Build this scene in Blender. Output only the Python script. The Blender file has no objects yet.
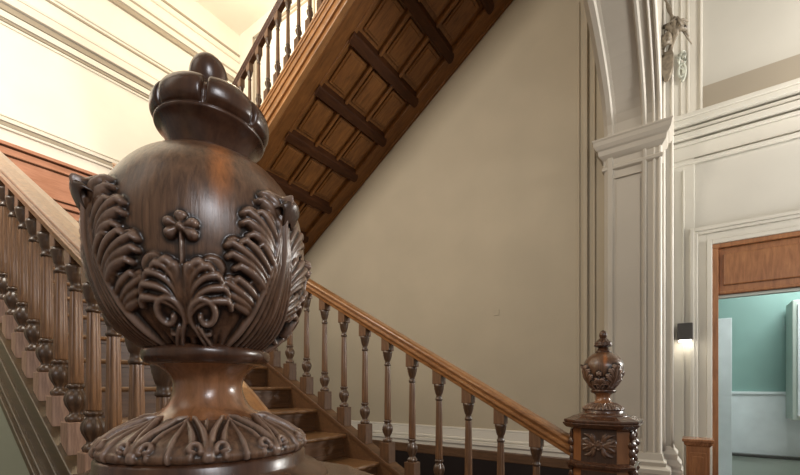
import bpy, bmesh, math, random
import numpy as np
from mathutils import Vector
random.seed(4); np.random.seed(4)
C = bpy.context.scene.collection
PI = math.pi
EYE = 1.535          # the eye's height over the hall floor
# All the measuring was done in (u, y, h): u = up the lower flight, y = across it, h = height against the eye.
def W(u, y, h): return Vector((-u, y, h + EYE))

# ------------------------------------------------------------------ helpers
def link(name, me, mats, parent=None, loc=None):
    o = bpy.data.objects.new(name, me); C.objects.link(o)
    if not isinstance(mats, (list, tuple)): mats = [mats]
    for m in mats: me.materials.append(m)
    if parent is not None: o.parent = parent
    if loc is not None: o.location = loc
    return o
def thing(name, label, cat, loc=(0, 0, 0), group=None, rz=0):
    o = bpy.data.objects.new(name, None); C.objects.link(o)
    o.location = loc; o.rotation_euler = (0, 0, rz); o.empty_display_size = .1
    o['label'] = label; o['category'] = cat
    if group: o['group'] = group
    return o
def tag(o, label, cat, group=None):
    o['label'] = label; o['category'] = cat
    if group: o['group'] = group
    return o
def struct(o, label=None):
    o['kind'] = 'structure'
    if label: o['label'] = label
    return o
class MB:
    """collects shapes given in world coordinates; org is subtracted on build"""
    def __init__(s): s.v = []; s.f = []; s.sm = []
    def add(s, vs, fs, smooth=False):
        n = len(s.v); s.v += [tuple(p) for p in vs]
        s.f += [tuple(i + n for i in f) for f in fs]; s.sm += [smooth] * len(fs)
    def box(s, u0, u1, y0, y1, h0, h1):
        vs = [W(u, y, h) for u in (u0, u1) for y in (y0, y1) for h in (h0, h1)]
        s.add(vs, [(0,1,3,2),(4,6,7,5),(0,4,5,1),(2,3,7,6),(0,2,6,4),(1,5,7,3)])
    def prism(s, poly, axis, a0, a1):
        """poly: 2-D points; axis 'y': poly is (u,h); axis 'u': poly is (y,h); axis 'h': poly is (u,y)"""
        n = len(poly)
        def P(p, a):
            if axis == 'y': return W(p[0], a, p[1])
            if axis == 'u': return W(a, p[0], p[1])
            return W(p[0], p[1], a)
        vs = [P(p, a0) for p in poly] + [P(p, a1) for p in poly]
        fs = [tuple(range(n)), tuple(range(n, 2*n))] + [(i, (i+1) % n, n+(i+1) % n, n+i) for i in range(n)]
        s.add(vs, fs)
    def loops(s, rings, closed=True, caps=True, smooth=False):
        n = len(rings[0]); vs = [p for r in rings for p in r]; fs = []
        m = n if closed else n-1
        for k in range(len(rings)-1):
            for i in range(m):
                j = (i+1) % n
                fs.append((k*n+i, k*n+j, (k+1)*n+j, (k+1)*n+i))
        if caps:
            fs.append(tuple(range(n))); fs.append(tuple((len(rings)-1)*n + i for i in range(n)))
        s.add(vs, fs, smooth)
    def stack(s, u0, u1, y0, y1, prof):
        """rectangular footprint moulded by (h, outset) pairs"""
        s.loops([[W(u0-d, y0-d, h), W(u1+d, y0-d, h), W(u1+d, y1+d, h), W(u0-d, y1+d, h)] for h, d in prof])
    def lathe(s, cx, cy, prof, n=24, flute=None, smooth=True, hz=0):
        rings = []
        for z, r in prof:
            ring = []
            for i in range(n):
                a = 2*PI*i/n; rr = r
                if flute: rr = r*flute(z, a)
                ring.append(Vector((cx+rr*math.cos(a), cy+rr*math.sin(a), z+hz)))
            rings.append(ring)
        s.loops(rings, smooth=smooth)
    def build(s, name, mat, parent=None, org=None, bevel=0, recalc=True):
        org = Vector(org) if org is not None else Vector((0, 0, 0))
        bm = bmesh.new()
        vs = [bm.verts.new(Vector(p)-org) for p in s.v]
        for f, sm in zip(s.f, s.sm):
            try: fc = bm.faces.new([vs[i] for i in f]); fc.smooth = sm
            except ValueError: pass
        if recalc: bmesh.ops.recalc_face_normals(bm, faces=bm.faces)
        me = bpy.data.meshes.new(name); bm.to_mesh(me); bm.free()
        o = link(name, me, mat, parent, None)
        if parent is None: o.location = org
        if bevel:
            b = o.modifiers.new('bevel', 'BEVEL'); b.width = bevel; b.segments = 2; b.limit_method = 'ANGLE'; b.angle_limit = .6
        return o
def sweep(mb, path, prof, smooth=False):
    """path: (u,y,h) points; prof: (lateral, vertical) points; plumb cross-sections"""
    rings = []
    for i, p in enumerate(path):
        a = path[max(0, i-1)]; b = path[min(len(path)-1, i+1)]
        t = Vector((b[0]-a[0], b[1]-a[1])); t.normalize()
        n = Vector((-t.y, t.x))
        rings.append([W(p[0]+n.x*l, p[1]+n.y*l, p[2]+v) for l, v in prof])
    mb.loops(rings, smooth=smooth)
def tube(mb, pts, rad, n=8):
    rings = []
    for i, p in enumerate(pts):
        p = Vector(p); a = Vector(pts[max(0, i-1)]); b = Vector(pts[min(len(pts)-1, i+1)])
        t = (b-a).normalized(); s = t.cross(Vector((.3, .1, 1)))
        if s.length < 1e-3: s = t.cross(Vector((1, 0, 0)))
        s.normalize(); q = t.cross(s)
        r = rad[i] if isinstance(rad, (list, tuple)) else rad
        rings.append([p + s*r*math.cos(2*PI*k/n) + q*r*math.sin(2*PI*k/n) for k in range(n)])
    mb.loops(rings, smooth=True)

# ------------------------------------------------------------------ materials
def nodes(name):
    m = bpy.data.materials.new(name); m.use_nodes = True
    nt = m.node_tree; return m, nt, nt.nodes['Principled BSDF']
def wood(name, dark, light, rough=.35, stretch=(6, 6, .8), scale=6, coat=.3, bump=.15, cavity=None, patch=None):
    m, nt, b = nodes(name); N = nt.nodes; L = nt.links
    tc = N.new('ShaderNodeTexCoord'); mp = N.new('ShaderNodeMapping'); mp.inputs['Scale'].default_value = stretch
    L.new(tc.outputs['Object'], mp.inputs['Vector'])
    n1 = N.new('ShaderNodeTexNoise'); n1.inputs['Scale'].default_value = scale; n1.inputs['Detail'].default_value = 8; n1.inputs['Roughness'].default_value = .65; n1.inputs['Distortion'].default_value = .4
    L.new(mp.outputs[0], n1.inputs['Vector'])
    n2 = N.new('ShaderNodeTexNoise'); n2.inputs['Scale'].default_value = 2.5; n2.inputs['Detail'].default_value = 3
    L.new(tc.outputs['Object'], n2.inputs['Vector'])
    ad = N.new('ShaderNodeMath'); ad.operation = 'MULTIPLY_ADD'; ad.inputs[1].default_value = .35
    L.new(n2.outputs['Fac'], ad.inputs[0]); L.new(n1.outputs['Fac'], ad.inputs[2])
    cr = N.new('ShaderNodeValToRGB'); cr.color_ramp.elements[0].position = .42; cr.color_ramp.elements[1].position = .92
    cr.color_ramp.elements[0].color = (*dark, 1); cr.color_ramp.elements[1].color = (*light, 1)
    L.new(ad.outputs[0], cr.inputs['Fac']); col = cr.outputs['Color']
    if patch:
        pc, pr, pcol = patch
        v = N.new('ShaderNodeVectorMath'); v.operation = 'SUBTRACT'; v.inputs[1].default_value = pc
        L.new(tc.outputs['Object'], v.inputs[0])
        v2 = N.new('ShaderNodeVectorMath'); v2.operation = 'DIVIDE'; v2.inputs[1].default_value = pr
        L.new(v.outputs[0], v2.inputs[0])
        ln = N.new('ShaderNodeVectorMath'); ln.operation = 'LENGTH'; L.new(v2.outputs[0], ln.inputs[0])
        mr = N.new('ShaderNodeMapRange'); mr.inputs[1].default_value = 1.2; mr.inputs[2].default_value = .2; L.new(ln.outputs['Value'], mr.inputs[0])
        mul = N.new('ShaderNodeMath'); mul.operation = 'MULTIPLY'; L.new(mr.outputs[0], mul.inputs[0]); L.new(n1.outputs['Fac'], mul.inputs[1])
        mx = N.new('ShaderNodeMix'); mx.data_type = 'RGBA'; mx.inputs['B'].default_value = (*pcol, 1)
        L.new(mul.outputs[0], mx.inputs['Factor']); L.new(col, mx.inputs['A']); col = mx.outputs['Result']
    if cavity:  # shade in the hollows and highlights on the ridges, mixed into the colour
        at = N.new('ShaderNodeAttribute'); at.attribute_name = 'cav_shade'
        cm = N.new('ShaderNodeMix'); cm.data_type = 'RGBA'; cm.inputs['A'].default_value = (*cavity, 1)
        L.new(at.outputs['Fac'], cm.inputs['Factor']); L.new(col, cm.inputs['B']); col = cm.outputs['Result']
        a2 = N.new('ShaderNodeAttribute'); a2.attribute_name = 'ridge_light'
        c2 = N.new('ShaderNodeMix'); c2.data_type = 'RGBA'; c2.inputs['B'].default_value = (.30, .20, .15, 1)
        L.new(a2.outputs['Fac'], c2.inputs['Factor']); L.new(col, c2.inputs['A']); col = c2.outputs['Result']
    L.new(col, b.inputs['Base Color'])
    b.inputs['Roughness'].default_value = rough; b.inputs['Coat Weight'].default_value = coat; b.inputs['Coat Roughness'].default_value = .25
    bp = N.new('ShaderNodeBump'); bp.inputs['Strength'].default_value = bump; bp.inputs['Distance'].default_value = .003
    L.new(n1.outputs['Fac'], bp.inputs['Height']); L.new(bp.outputs[0], b.inputs['Normal'])
    return m
def paint(name, c, rough=.6, var=.04, scale=1.5, bump=.03):
    m, nt, b = nodes(name); N = nt.nodes; L = nt.links
    tc = N.new('ShaderNodeTexCoord'); n1 = N.new('ShaderNodeTexNoise'); n1.inputs['Scale'].default_value = scale; n1.inputs['Detail'].default_value = 5
    L.new(tc.outputs['Object'], n1.inputs['Vector'])
    cr = N.new('ShaderNodeValToRGB'); cr.color_ramp.elements[0].position = .3; cr.color_ramp.elements[1].position = .7
    cr.color_ramp.elements[0].color = tuple(x*(1-var) for x in c)+(1,); cr.color_ramp.elements[1].color = tuple(min(1, x*(1+var)) for x in c)+(1,)
    L.new(n1.outputs['Fac'], cr.inputs['Fac']); L.new(cr.outputs[0], b.inputs['Base Color'])
    b.inputs['Roughness'].default_value = rough
    bp = N.new('ShaderNodeBump'); bp.inputs['Strength'].default_value = bump; bp.inputs['Distance'].default_value = .01
    L.new(n1.outputs['Fac'], bp.inputs['Height']); L.new(bp.outputs[0], b.inputs['Normal'])
    return m
M = {}
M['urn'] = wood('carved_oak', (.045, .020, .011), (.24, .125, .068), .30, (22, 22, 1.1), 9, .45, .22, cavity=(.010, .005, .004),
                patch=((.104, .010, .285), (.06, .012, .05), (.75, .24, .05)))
M['oak_dark'] = wood('dark_oak', (.032, .013, .008), (.125, .055, .028), .26, (8, 8, 1), 8, .4, .12)
M['oak_stem'] = wood('stem_oak', (.10, .038, .015), (.42, .19, .085), .22, (8, 8, 1), 8, .5, .12)
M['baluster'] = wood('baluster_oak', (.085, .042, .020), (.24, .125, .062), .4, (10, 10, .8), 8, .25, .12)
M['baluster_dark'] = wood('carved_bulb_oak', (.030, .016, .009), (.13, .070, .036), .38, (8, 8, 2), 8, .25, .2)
M['baluster_near'] = wood('lit_baluster_oak', (.085, .038, .016), (.34, .18, .085), .36, (14, 14, .8), 8, .3, .1)  # lighter copy of the baluster oak, light on the near shafts put into it
M['baluster_base'] = wood('base_block_oak', (.045, .021, .008), (.14, .065, .026), .6, (8, 8, 1), 8, 0, .1)
M['block'] = wood('block_oak', (.13, .068, .042), (.42, .26, .18), .5, (8, 8, 1), 8, .2, .1)
M['rail'] = wood('handrail_oak', (.16, .065, .022), (.42, .20, .075), .28, (1.2, 8, 8), 6, .5, .08)
M['string'] = wood('string_oak', (.036, .022, .010), (.105, .066, .030), .38, (.8, 8, 8), 6, .3, .1)
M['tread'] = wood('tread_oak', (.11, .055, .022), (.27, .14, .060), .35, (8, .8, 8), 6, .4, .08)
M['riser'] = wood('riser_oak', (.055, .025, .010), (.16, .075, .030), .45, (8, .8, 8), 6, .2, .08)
M['soffit'] = wood('soffit_oak', (.10, .036, .008), (.25, .10, .024), .5, (1, 6, 1), 5, .2, .08)
M['soffit_rib'] = wood('rib_oak', (.028, .009, .003), (.075, .026, .008), .6, (6, 1, 6), 5, .0, .08)
M['string_up'] = wood('upper_string_oak', (.20, .085, .026), (.46, .22, .075), .35, (1, 6, 1), 5, .3, .08)
M['dado'] = wood('red_dado_wood', (.36, .16, .095), (.56, .28, .18), .4, (6, .7, 6), 4, .2, .05)
M['door_wood'] = wood('door_oak', (.17, .066, .024), (.38, .165, .065), .38, (6, 3, .8), 6, .3, .06)
M['cream'] = paint('cream_wall', (.82, .78, .69), .7)
M['beige'] = paint('beige_wall', (.45, .385, .285), .7, .05)
M['white'] = paint('ivory_trim', (.74, .70, .62), .45, .03)
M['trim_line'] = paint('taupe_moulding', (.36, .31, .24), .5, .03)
M['arch'] = paint('arch_paint', (.50, .455, .385), .5, .04)
M['hall'] = paint('hall_wall', (.54, .515, .455), .65)
M['white_right'] = paint('door_wall_trim', (.60, .57, .50), .5, .03)
M['teal'] = paint('teal_wall', (.24, .37, .335), .6, .08)
M['wainscot'] = paint('pale_wainscot', (.82, .84, .86), .5, .08, 4)
M['pale_green'] = paint('pale_green_paint', (.52, .56, .51), .5)
M['floor'] = paint('dark_floor', (.055, .018, .012), .35, .3, 3)
M['floor2'] = paint('far_floor', (.35, .34, .32), .3, .2, 3)
M['skirt'] = wood('skirting_wood', (.07, .035, .016), (.17, .085, .04), .5, (1, 6, 6), 5, .1)
M['black'] = paint('black_plinth', (.012, .006, .005), .5)
M['under'] = paint('grey_green_wall', (.22, .225, .16), .7)
M['bronze'] = paint('ornament_bronze', (.22, .18, .13), .45, .3, 30, .2)
M['plaster'] = paint('ornament_plaster', (.55, .56, .48), .5, .2, 30)
M['metal'] = paint('wall_light_metal', (.06, .055, .05), .35)
m, nt, b = nodes('door_glass'); b.inputs['Base Color'].default_value = (.93, .98, .97, 1); b.inputs['Roughness'].default_value = .02
b.inputs['Transmission Weight'].default_value = 1; b.inputs['IOR'].default_value = 1.05; M['glass'] = m
m, nt, b = nodes('lamp_glow'); b.inputs['Emission Color'].default_value = (1, .93, .8, 1); b.inputs['Emission Strength'].default_value = 14; M['glow'] = m

M['soffit_rib'].node_tree.nodes['Principled BSDF'].inputs['Specular IOR Level'].default_value = .15
M['soffit'].node_tree.nodes['Principled BSDF'].inputs['Specular IOR Level'].default_value = .25

# ------------------------------------------------------------------ constants of the place
S = .565; SC = .65
UD, UE = 6.735, 7.95            # landing edge, end wall
YN, YF, YC, YB, YD = .74, 2.51, 3.42, 5.25, 5.8
H0 = -EYE; HL = 2.113; HTOP = 7.6
JU0, JU1, JY = .25, .78, 5.10   # arch jamb
near_rail = lambda u: -.62 + S*u
far_rail = lambda u: -.60 + S*u
c_string = lambda u: 6.73 - SC*u
c_rail = lambda u: 7.75 - SC*u

# ------------------------------------------------------------------ setting
def box_struct(name, mat, *b, label=None):
    mb = MB(); mb.box(*b); return struct(mb.build(name, mat), label)
box_struct('floor', M['floor'], -4.5, 11, -3, 10.5, H0-.1, H0)
box_struct('ceiling', M['cream'], -4.5, UE+.2, -3, YD+.3, HTOP, HTOP+.1)
# back wall: beige under the upper flight, cream above it
mb = MB(); mb.box(JU1-.3, UE, YB, YB+.2, H0, HTOP)
struct(mb.build('wall_back', M['beige']))
mb = MB(); mb.prism([(6.735, 2.25), (UE, 2.25), (UE, HTOP), (JU1+.4, HTOP), (JU1+.4, c_string(JU1+.4)+.1)], 'y', YB-.012, YB-.001)
struct(mb.build('wall_back_upper', M['cream']))
mb = MB(); mb.box(UE, UE+.2, -3, YB+.2, HL-.25, HTOP); struct(mb.build('wall_end', M['cream']))
mb = MB(); mb.box(UE, UE+.2, -3, YB+.2, H0, HL-.25); struct(mb.build('wall_end_lower', M['under']))
mb = MB(); mb.box(UE-.03, UE, -3, YB, H0, H0+.24); struct(mb.build('baseboard_end', M['floor']))
# landing
mb = MB(); mb.box(UD, UE, -.6, YB, HL-.24, HL); struct(mb.build('landing_floor', M['riser']))
# red wood dado on the end wall
mb = MB(); mb.box(UE-.03, UE, -3, YB, HL, 3.46)
for h, t, d in ((3.42, .05, .07), (3.30, .025, .045), (2.86, .03, .05), (2.76, .05, .06), (2.62, .03, .05), (2.50, .03, .045)):
    mb.box(UE-d, UE-.02, -3, YB, h, h+t)
struct(mb.build('trim_dado_end', M['dado'], bevel=.006))
mb = MB()
for h, t in ((3.40, .018), (3.275, .02), (2.84, .02), (2.735, .02), (2.60, .018)): mb.box(UE-.042, UE-.02, -3, YB, h, h+t)
struct(mb.build('trim_dado_end_line', M['soffit_rib']))
# mouldings of the end wall
def end_mould(name, specs, mat):
    mb = MB()
    for h, t, d in specs: mb.box(UE-d, UE+.01, -3, YB-.02, h, h+t)
    struct(mb.build(name, mat, bevel=.005))
end_mould('trim_end_low', ((3.66, .035, .04), (3.76, .05, .05), (3.84, .02, .03)), M['white'])
end_mould('trim_end_low_line', ((3.70, .055, .035),), M['trim_line'])
end_mould('trim_end_cornice', ((5.13, .03, .03), (5.22, .09, .05), (5.42, .12, .09), (5.58, .04, .05), (5.92, .03, .03)), M['white'])
end_mould('trim_end_cornice_line', ((5.18, .035, .028), (5.33, .08, .045), (5.55, .035, .045), (5.84, .03, .025)), M['trim_line'])
end_mould('trim_end_top', ((6.55, .1, .08), (6.72, .05, .05), (6.98, .04, .04)), M['white'])
end_mould('trim_end_top_line', ((6.47, .08, .05), (6.66, .055, .045), (7.12, .035, .03)), M['trim_line'])
# mouldings of the cream wall above the upper flight
def back_mould(name, specs, mat, u0=.9, u1=UE-.02):
    mb = MB()
    for h, t, d in specs: mb.box(max(u0, (6.85-h)/SC), u1, YB-d, YB+.01, h, h+t)
    struct(mb.build(name, mat, bevel=.005))
back_mould('trim_back_upper', ((5.02, .05, .06), (5.22, .04, .045)), M['white'])
back_mould('trim_back_upper_line', ((5.09, .07, .045), (5.28, .03, .03)), M['trim_line'])
mb = MB()
for (a, b_) in ((5.6, 7.45),):
    for o_, t in ((0, .05), (.10, .03)):
        u0, u1, h0, h1 = a+o_, b_-o_, 5.6+o_, 7.3-o_
        mb.box(u0, u1, YB-.04, YB, h0, h0+t); mb.box(u0, u1, YB-.04, YB, h1-t, h1)
        mb.box(u0, u0+t, YB-.04, YB, h0, h1); mb.box(u1-t, u1, YB-.04, YB, h0, h1)
struct(mb.build('trim_back_panel', M['trim_line'], bevel=.005))
# skirting and dado mouldings at the foot of the beige wall
mb = MB(); 
for h, t, d in ((-.60, .03, .025), (-.80, .05, .05), (-.74, .03, .035)): mb.box(JU1, UE-.02, YB-d, YB, h, h+t)
mb.box(JU1, UE-.02, YB-.02, YB, -.88, -.60)
struct(mb.build('baseboard_back', M['white'], bevel=.006))
mb = MB(); mb.box(JU1, UE-.02, YB-.06, YB, -.99, -.86); struct(mb.build('baseboard_back_rail', M['skirt'], bevel=.01))
mb = MB(); mb.box(JU1, UE-.02, YB-.05, YB, H0, -.99); struct(mb.build('baseboard_back_plinth', M['black']))
# vertical architrave strips on the beige wall beside the arch
mb = MB()
for u, w, d in ((1.07, .03, .02), (.98, .05, .05), (.90, .03, .03)): mb.box(u, u+w, YB-d, YB, -.6, 4.6)
struct(mb.build('trim_back_vertical', M['beige'], bevel=.008))

# arch wall with moulded intrados
def arch_pts(off=0, n=40):
    """(y,h) from the far jamb over the crown to the near jamb; off > 0 moves into the opening"""
    a, b, cy, ch = 3.1-off, .92-off, 2.0, 2.72; e = 2.3
    pts = []
    for i in range(n+1):
        t = PI*i/n; c, s_ = math.cos(t), math.sin(t)
        pts.append((cy + a*math.copysign(abs(c)**(2/e), c), ch + b*abs(s_)**(2/e)))
    return pts
ap = arch_pts()
poly_far = [(JY, H0), (YB+.4, H0), (YB+.4, HTOP), (-1.7, HTOP), (-1.7, H0), (-1.1, H0)]
mb = MB()
outline = ap[::-1] + [(JY, H0), (YB+.45, H0), (YB+.45, HTOP), (-1.7, HTOP), (-1.7, H0), (-1.1, H0)]
mb.prism(outline, 'u', JU0, JU1)
struct(mb.build('wall_arch', M['arch']))
def arch_band(name, prof, mat):
    """prof: (u, out) points swept along jamb and arch"""
    path0 = [(JY, H0)] + [(JY, H0+1), (JY, 1.5)] + ap + [(-1.1, 1.5), (-1.1, H0)]
    rings = []
    n = len(path0)
    for i, p in enumerate(path0):
        a = Vector(path0[max(0, i-1)]); b = Vector(path0[min(n-1, i+1)]); t = (b-a).normalized()
        nr = Vector((-t.y, t.x))      # into the opening
        rings.append([W(uu, p[0]+nr.x*o, p[1]+nr.y*o) for uu, o in prof])
    mb = MB(); mb.loops(rings); struct(mb.build(name, mat))
def half_round(u0, u1, d, n=6):
    c, r = (u0+u1)/2, (u1-u0)/2
    return [(u0, -.01)] + [(c - r*math.cos(PI*i/n), d*math.sin(PI*i/n)) for i in range(n+1)] + [(u1, -.01)]
arch_band('trim_arch_inner', [(.785, -.01), (.785, .0), (.745, .028), (.70, .028), (.685, .008), (.66, .004), (.66, -.01)], M['arch'])
arch_band('trim_arch_mid', [(.42, -.01), (.42, .012), (.405, .026), (.385, .026), (.37, .010), (.37, -.01)], M['arch'])
arch_band('trim_arch_bead', half_round(.292, .318, .018), M['white'])
arch_band('trim_arch_edge', half_round(.235, .268, .02), M['white'])
# impost capital, plinth and lower panel of the jamb
mb = MB(); mb.stack(JU0, JU1, JY-.001, YB-.02, [(2.40, .0), (2.42, .025), (2.45, .025), (2.465, .012), (2.53, .012), (2.55, .03), (2.58, .055), (2.63, .062), (2.645, .08), (2.68, .10), (2.72, .105), (2.735, .115), (2.75, .115)])
struct(mb.build('trim_impost', M['arch'], bevel=.003))
mb = MB(); mb.stack(JU0, JU1, JY-.01, YB-.02, [(H0, .10), (-.95, .10), (-.93, .085), (-.90, .095), (-.86, .09), (-.83, .05), (-.79, .055), (-.77, .03), (-.70, .015), (-.69, .0)])
struct(mb.build('trim_plinth', M['arch'], bevel=.003))
mb = MB()
for a0, a1, h0, h1 in ((.38, .71, -.6, 2.33),):
    t = .022
    mb.box(a0, a1, JY-.02, JY, h0, h0+t); mb.box(a0, a1, JY-.02, JY, h1-t, h1)
    mb.box(a0, a0+t, JY-.02, JY, h0, h1); mb.box(a1-t, a1, JY-.02, JY, h0, h1)
    mb.box(a0+.05, a1-.05, JY-.012, JY, h0+.06, h1-.06)
struct(mb.build('trim_jamb_panel', M['arch'], bevel=.004))
# stepped pilasters beyond the arch (entrance side), then the door wall
mb = MB(); mb.box(.155, .30, 5.45, 6.0, H0, HTOP); struct(mb.build('wall_right_pilaster', M['hall']))
mb = MB()
mb.lathe(-.235, 5.43, [(H0+EYE, .016), (HTOP+EYE, .016)], 12)
mb.lathe(-.158, 5.45, [(H0+EYE, .014), (HTOP+EYE, .014)], 12)
struct(mb.build('trim_right_beads', M['white']))
mb = MB(); mb.stack(.15, .32, 5.44, 5.9, [(H0, .09), (-.92, .09), (-.90, .07), (-.86, .08), (-.80, .04), (-.74, .045), (-.70, .01), (-.66, 0)])
struct(mb.build('trim_right_plinth', M['white'], bevel=.003))
# door wall with its opening
DU0, DU1, DH = -.208, -1.62, 1.60      # opening
mb = MB()
mb.box(DU0, .30, YD, YD+.2, H0, HTOP); mb.box(DU1, DU0, YD, YD+.2, DH, HTOP); mb.box(-4.5, DU1, YD, YD+.2, H0, HTOP)
struct(mb.build('wall_right', M['hall']))
# casing
mb = MB()
def frame(mb, u0, u1, h1, w, y0, y1, steps):
    for a, b, d in steps:   # a,b: offsets outward from the opening
        mb.box(u0+a, u0+b, y0-d, y1, H0, h1+b); mb.box(u1-b, u1-a, y0-d, y1, H0, h1+b); mb.box(u1-a, u0+a, y0-d, y1, h1+a, h1+b)
frame(mb, DU0, DU1, DH, .2, YD, YD+.02, ((0, .05, .035), (.05, .13, .02), (.13, .165, .045), (.165, .205, .06)))
struct(mb.build('trim_door_casing', M['white_right'], bevel=.006))
# cornice and big panel of the door wall
def rmould(mb, specs, u0=-4.5, u1=.156):
    for h, t, d in specs: mb.box(u0, u1, YD-d, YD, h, h+t)
mb = MB(); rmould(mb, ((2.56, .04, .05), (2.62, .16, .03), (2.78, .035, .06), (2.84, .07, .085), (2.93, .04, .06), (2.99, .06, .12), (3.05, .05, .14)))
struct(mb.build('trim_right_cornice', M['white_right'], bevel=.008))
mb = MB(); mb.box(-4.5, -.115, YD-.03, YD, 3.10, 3.40); struct(mb.build('trim_right_shade_band', M['trim_line']))  # greyer band painted in as the shadow above the cornice
mb = MB(); mb.box(-.12, .156, YD-.05, YD, 3.1, HTOP); mb.box(-.115, -.095, YD-.08, YD, 3.1, HTOP); mb.box(.0, .02, YD-.07, YD, 3.1, HTOP); mb.box(.07, .085, YD-.07, YD, 3.1, HTOP)
struct(mb.build('trim_right_panel_frame', M['white'], bevel=.005))
mb = MB()
mb.box(-.045, .156, YD-.026, YD, H0, 3.1)
mb.box(.05, .065, YD-.05, YD, H0, 2.5)
struct(mb.build('trim_right_strip', M['white_right'], bevel=.004))
# room beyond the door
mb = MB(); mb.box(-4.5, .8, 8.3, 8.45, H0, 2.4); struct(mb.build('wall_far_room', M['teal']))
mb = MB(); mb.box(-4.5, .8, 8.24, 8.3, H0+.32, -.09); mb.box(-4.5, .8, 8.22, 8.3, -.11, -.07); struct(mb.build('trim_far_wainscot', M['wainscot'], bevel=.004))
mb = MB(); mb.box(-4.5, .8, 8.16, 8.3, H0, -1.06); struct(mb.build('baseboard_far_room', M['pale_green'], bevel=.01))
mb = MB(); mb.box(-4.5, .8, 8.12, 8.3, -1.06, -1.02); struct(mb.build('trim_far_ledge', M['metal'], bevel=.01))
mb = MB(); mb.box(.45, .6, 6.0, 8.3, H0, 2.4); struct(mb.build('wall_far_room_left', M['teal']))
box_struct('ceiling_far_room', M['teal'], -4.5, .8, 6.0, 8.45, 2.4, 2.5)
box_struct('floor_far_room', M['floor2'], -4.5, .8, 6.0, 8.45, H0, H0+.01)

# door: wooden frame, transom panel and glass
d = thing('door_1', 'glazed door with brown wooden frame and wide wooden transom panel', 'door', W((DU0+DU1)/2, YD, H0)); del d['category']; d['kind'] = 'structure'
O = d.location.copy()
mb = MB(); mb.box(DU0-.055, DU0, YD-.02, YD+.16, H0, DH-.05); mb.box(DU1, DU1+.055, YD-.02, YD+.16, H0, DH-.05); mb.box(DU1, DU0, YD-.02, YD+.16, DH-.05, DH)
mb.build('door_frame', M['door_wood'], d, O, .005)
mb = MB(); mb.box(DU1+.055, DU0-.055, YD+.02, YD+.10, 1.03, DH-.05)
mb.box(DU1+.10, DU0-.10, YD+.0, YD+.03, 1.13, DH-.12); mb.box(DU1+.055, DU0-.055, YD-.005, YD+.03, 1.03, 1.065)
mb.build('transom_panel', M['door_wood'], d, O, .012)
mb = MB(); mb.box(DU1+.055, DU0-.055, YD+.03, YD+.10, .995, 1.03); mb.build('glass_rail', M['pale_green'], d, O, .004)
mb = MB(); mb.box(DU1+.055, DU0-.055, YD+.06, YD+.068, H0+.02, .995); mb.build('glass_pane', M['glass'], d, O)
# pale green post and cupboard door in the far room
mb = MB(); mb.box(-.50, -.30, 7.6, 7.7, H0+.01, 1.0); struct(mb.build('trim_far_post', M['wainscot'], bevel=.005))
cb = thing('cabinet', 'pale green wall cabinet hung on the teal wall behind the glass', 'cabinet', W(-1.2, 8.0, -.62))
O = cb.location.copy()
mb = MB(); mb.box(-2.2, -1.16, 7.75, 8.23, -.46, 1.2); mb.build('cabinet_body', M['pale_green'], cb, O, .01)
mb = MB(); mb.box(-2.15, -1.21, 7.72, 7.75, -.40, 1.14); mb.box(-2.07, -1.29, 7.70, 7.73, -.30, 1.04); mb.build('door', M['wainscot'], cb, O, .006)

# ------------------------------------------------------------------ carving tools
def strokes_field(GX, GY, strokes, H):
    """each stroke: (pts, w0.., amp.., base, kind). kind 'r' rounded, 'f' flat plate"""
    x0, y0 = GX[0, 0], GY[0, 0]; dx = GX[0, 1]-GX[0, 0]; dy = GY[1, 0]-GY[0, 0]
    ny, nx = GX.shape
    for pts, w, amp, kind in strokes:
        P = np.array(pts, float); n = len(P)
        w_ = np.interp(np.linspace(0, 1, n), np.linspace(0, 1, len(w)), w)
        a_ = np.interp(np.linspace(0, 1, n), np.linspace(0, 1, len(amp)), amp)
        mw = w_.max()
        i0 = max(0, int((P[:, 0].min()-mw-x0)/dx)-1); i1 = min(nx, int((P[:, 0].max()+mw-x0)/dx)+2)
        j0 = max(0, int((P[:, 1].min()-mw-y0)/dy)-1); j1 = min(ny, int((P[:, 1].max()+mw-y0)/dy)+2)
        if i1 <= i0 or j1 <= j0: continue
        gx = GX[j0:j1, i0:i1]; gy = GY[j0:j1, i0:i1]; best = H[j0:j1, i0:i1]
        for k in range(n-1):
            A = P[k]; B = P[k+1]; d = B-A; L2 = max(1e-12, (d**2).sum())
            t = np.clip(((gx-A[0])*d[0]+(gy-A[1])*d[1])/L2, 0, 1)
            q = np.hypot(gx-A[0]-t*d[0], gy-A[1]-t*d[1])
            ww = np.maximum(1e-5, w_[k]+(w_[k+1]-w_[k])*t); aa = a_[k]+(a_[k+1]-a_[k])*t
            r = q/ww
            if kind == 'r': hh = aa*np.sqrt(np.clip(1-r*r, 0, 1))
            elif kind == 'g': hh = aa*np.sqrt(np.clip(1-r*r, 0, 1))*(1-.45*np.exp(-(r/.22)**2))
            else: hh = aa*np.clip((1-r)*5, 0, 1)
            np.maximum(best, hh, out=best)
        H[j0:j1, i0:i1] = best
def bez(p0, p1, p2, n=9):
    return [((1-t)**2*p0[0]+2*t*(1-t)*p1[0]+t*t*p2[0], (1-t)**2*p0[1]+2*t*(1-t)*p1[1]+t*t*p2[1]) for t in [i/(n-1) for i in range(n)]]
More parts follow.
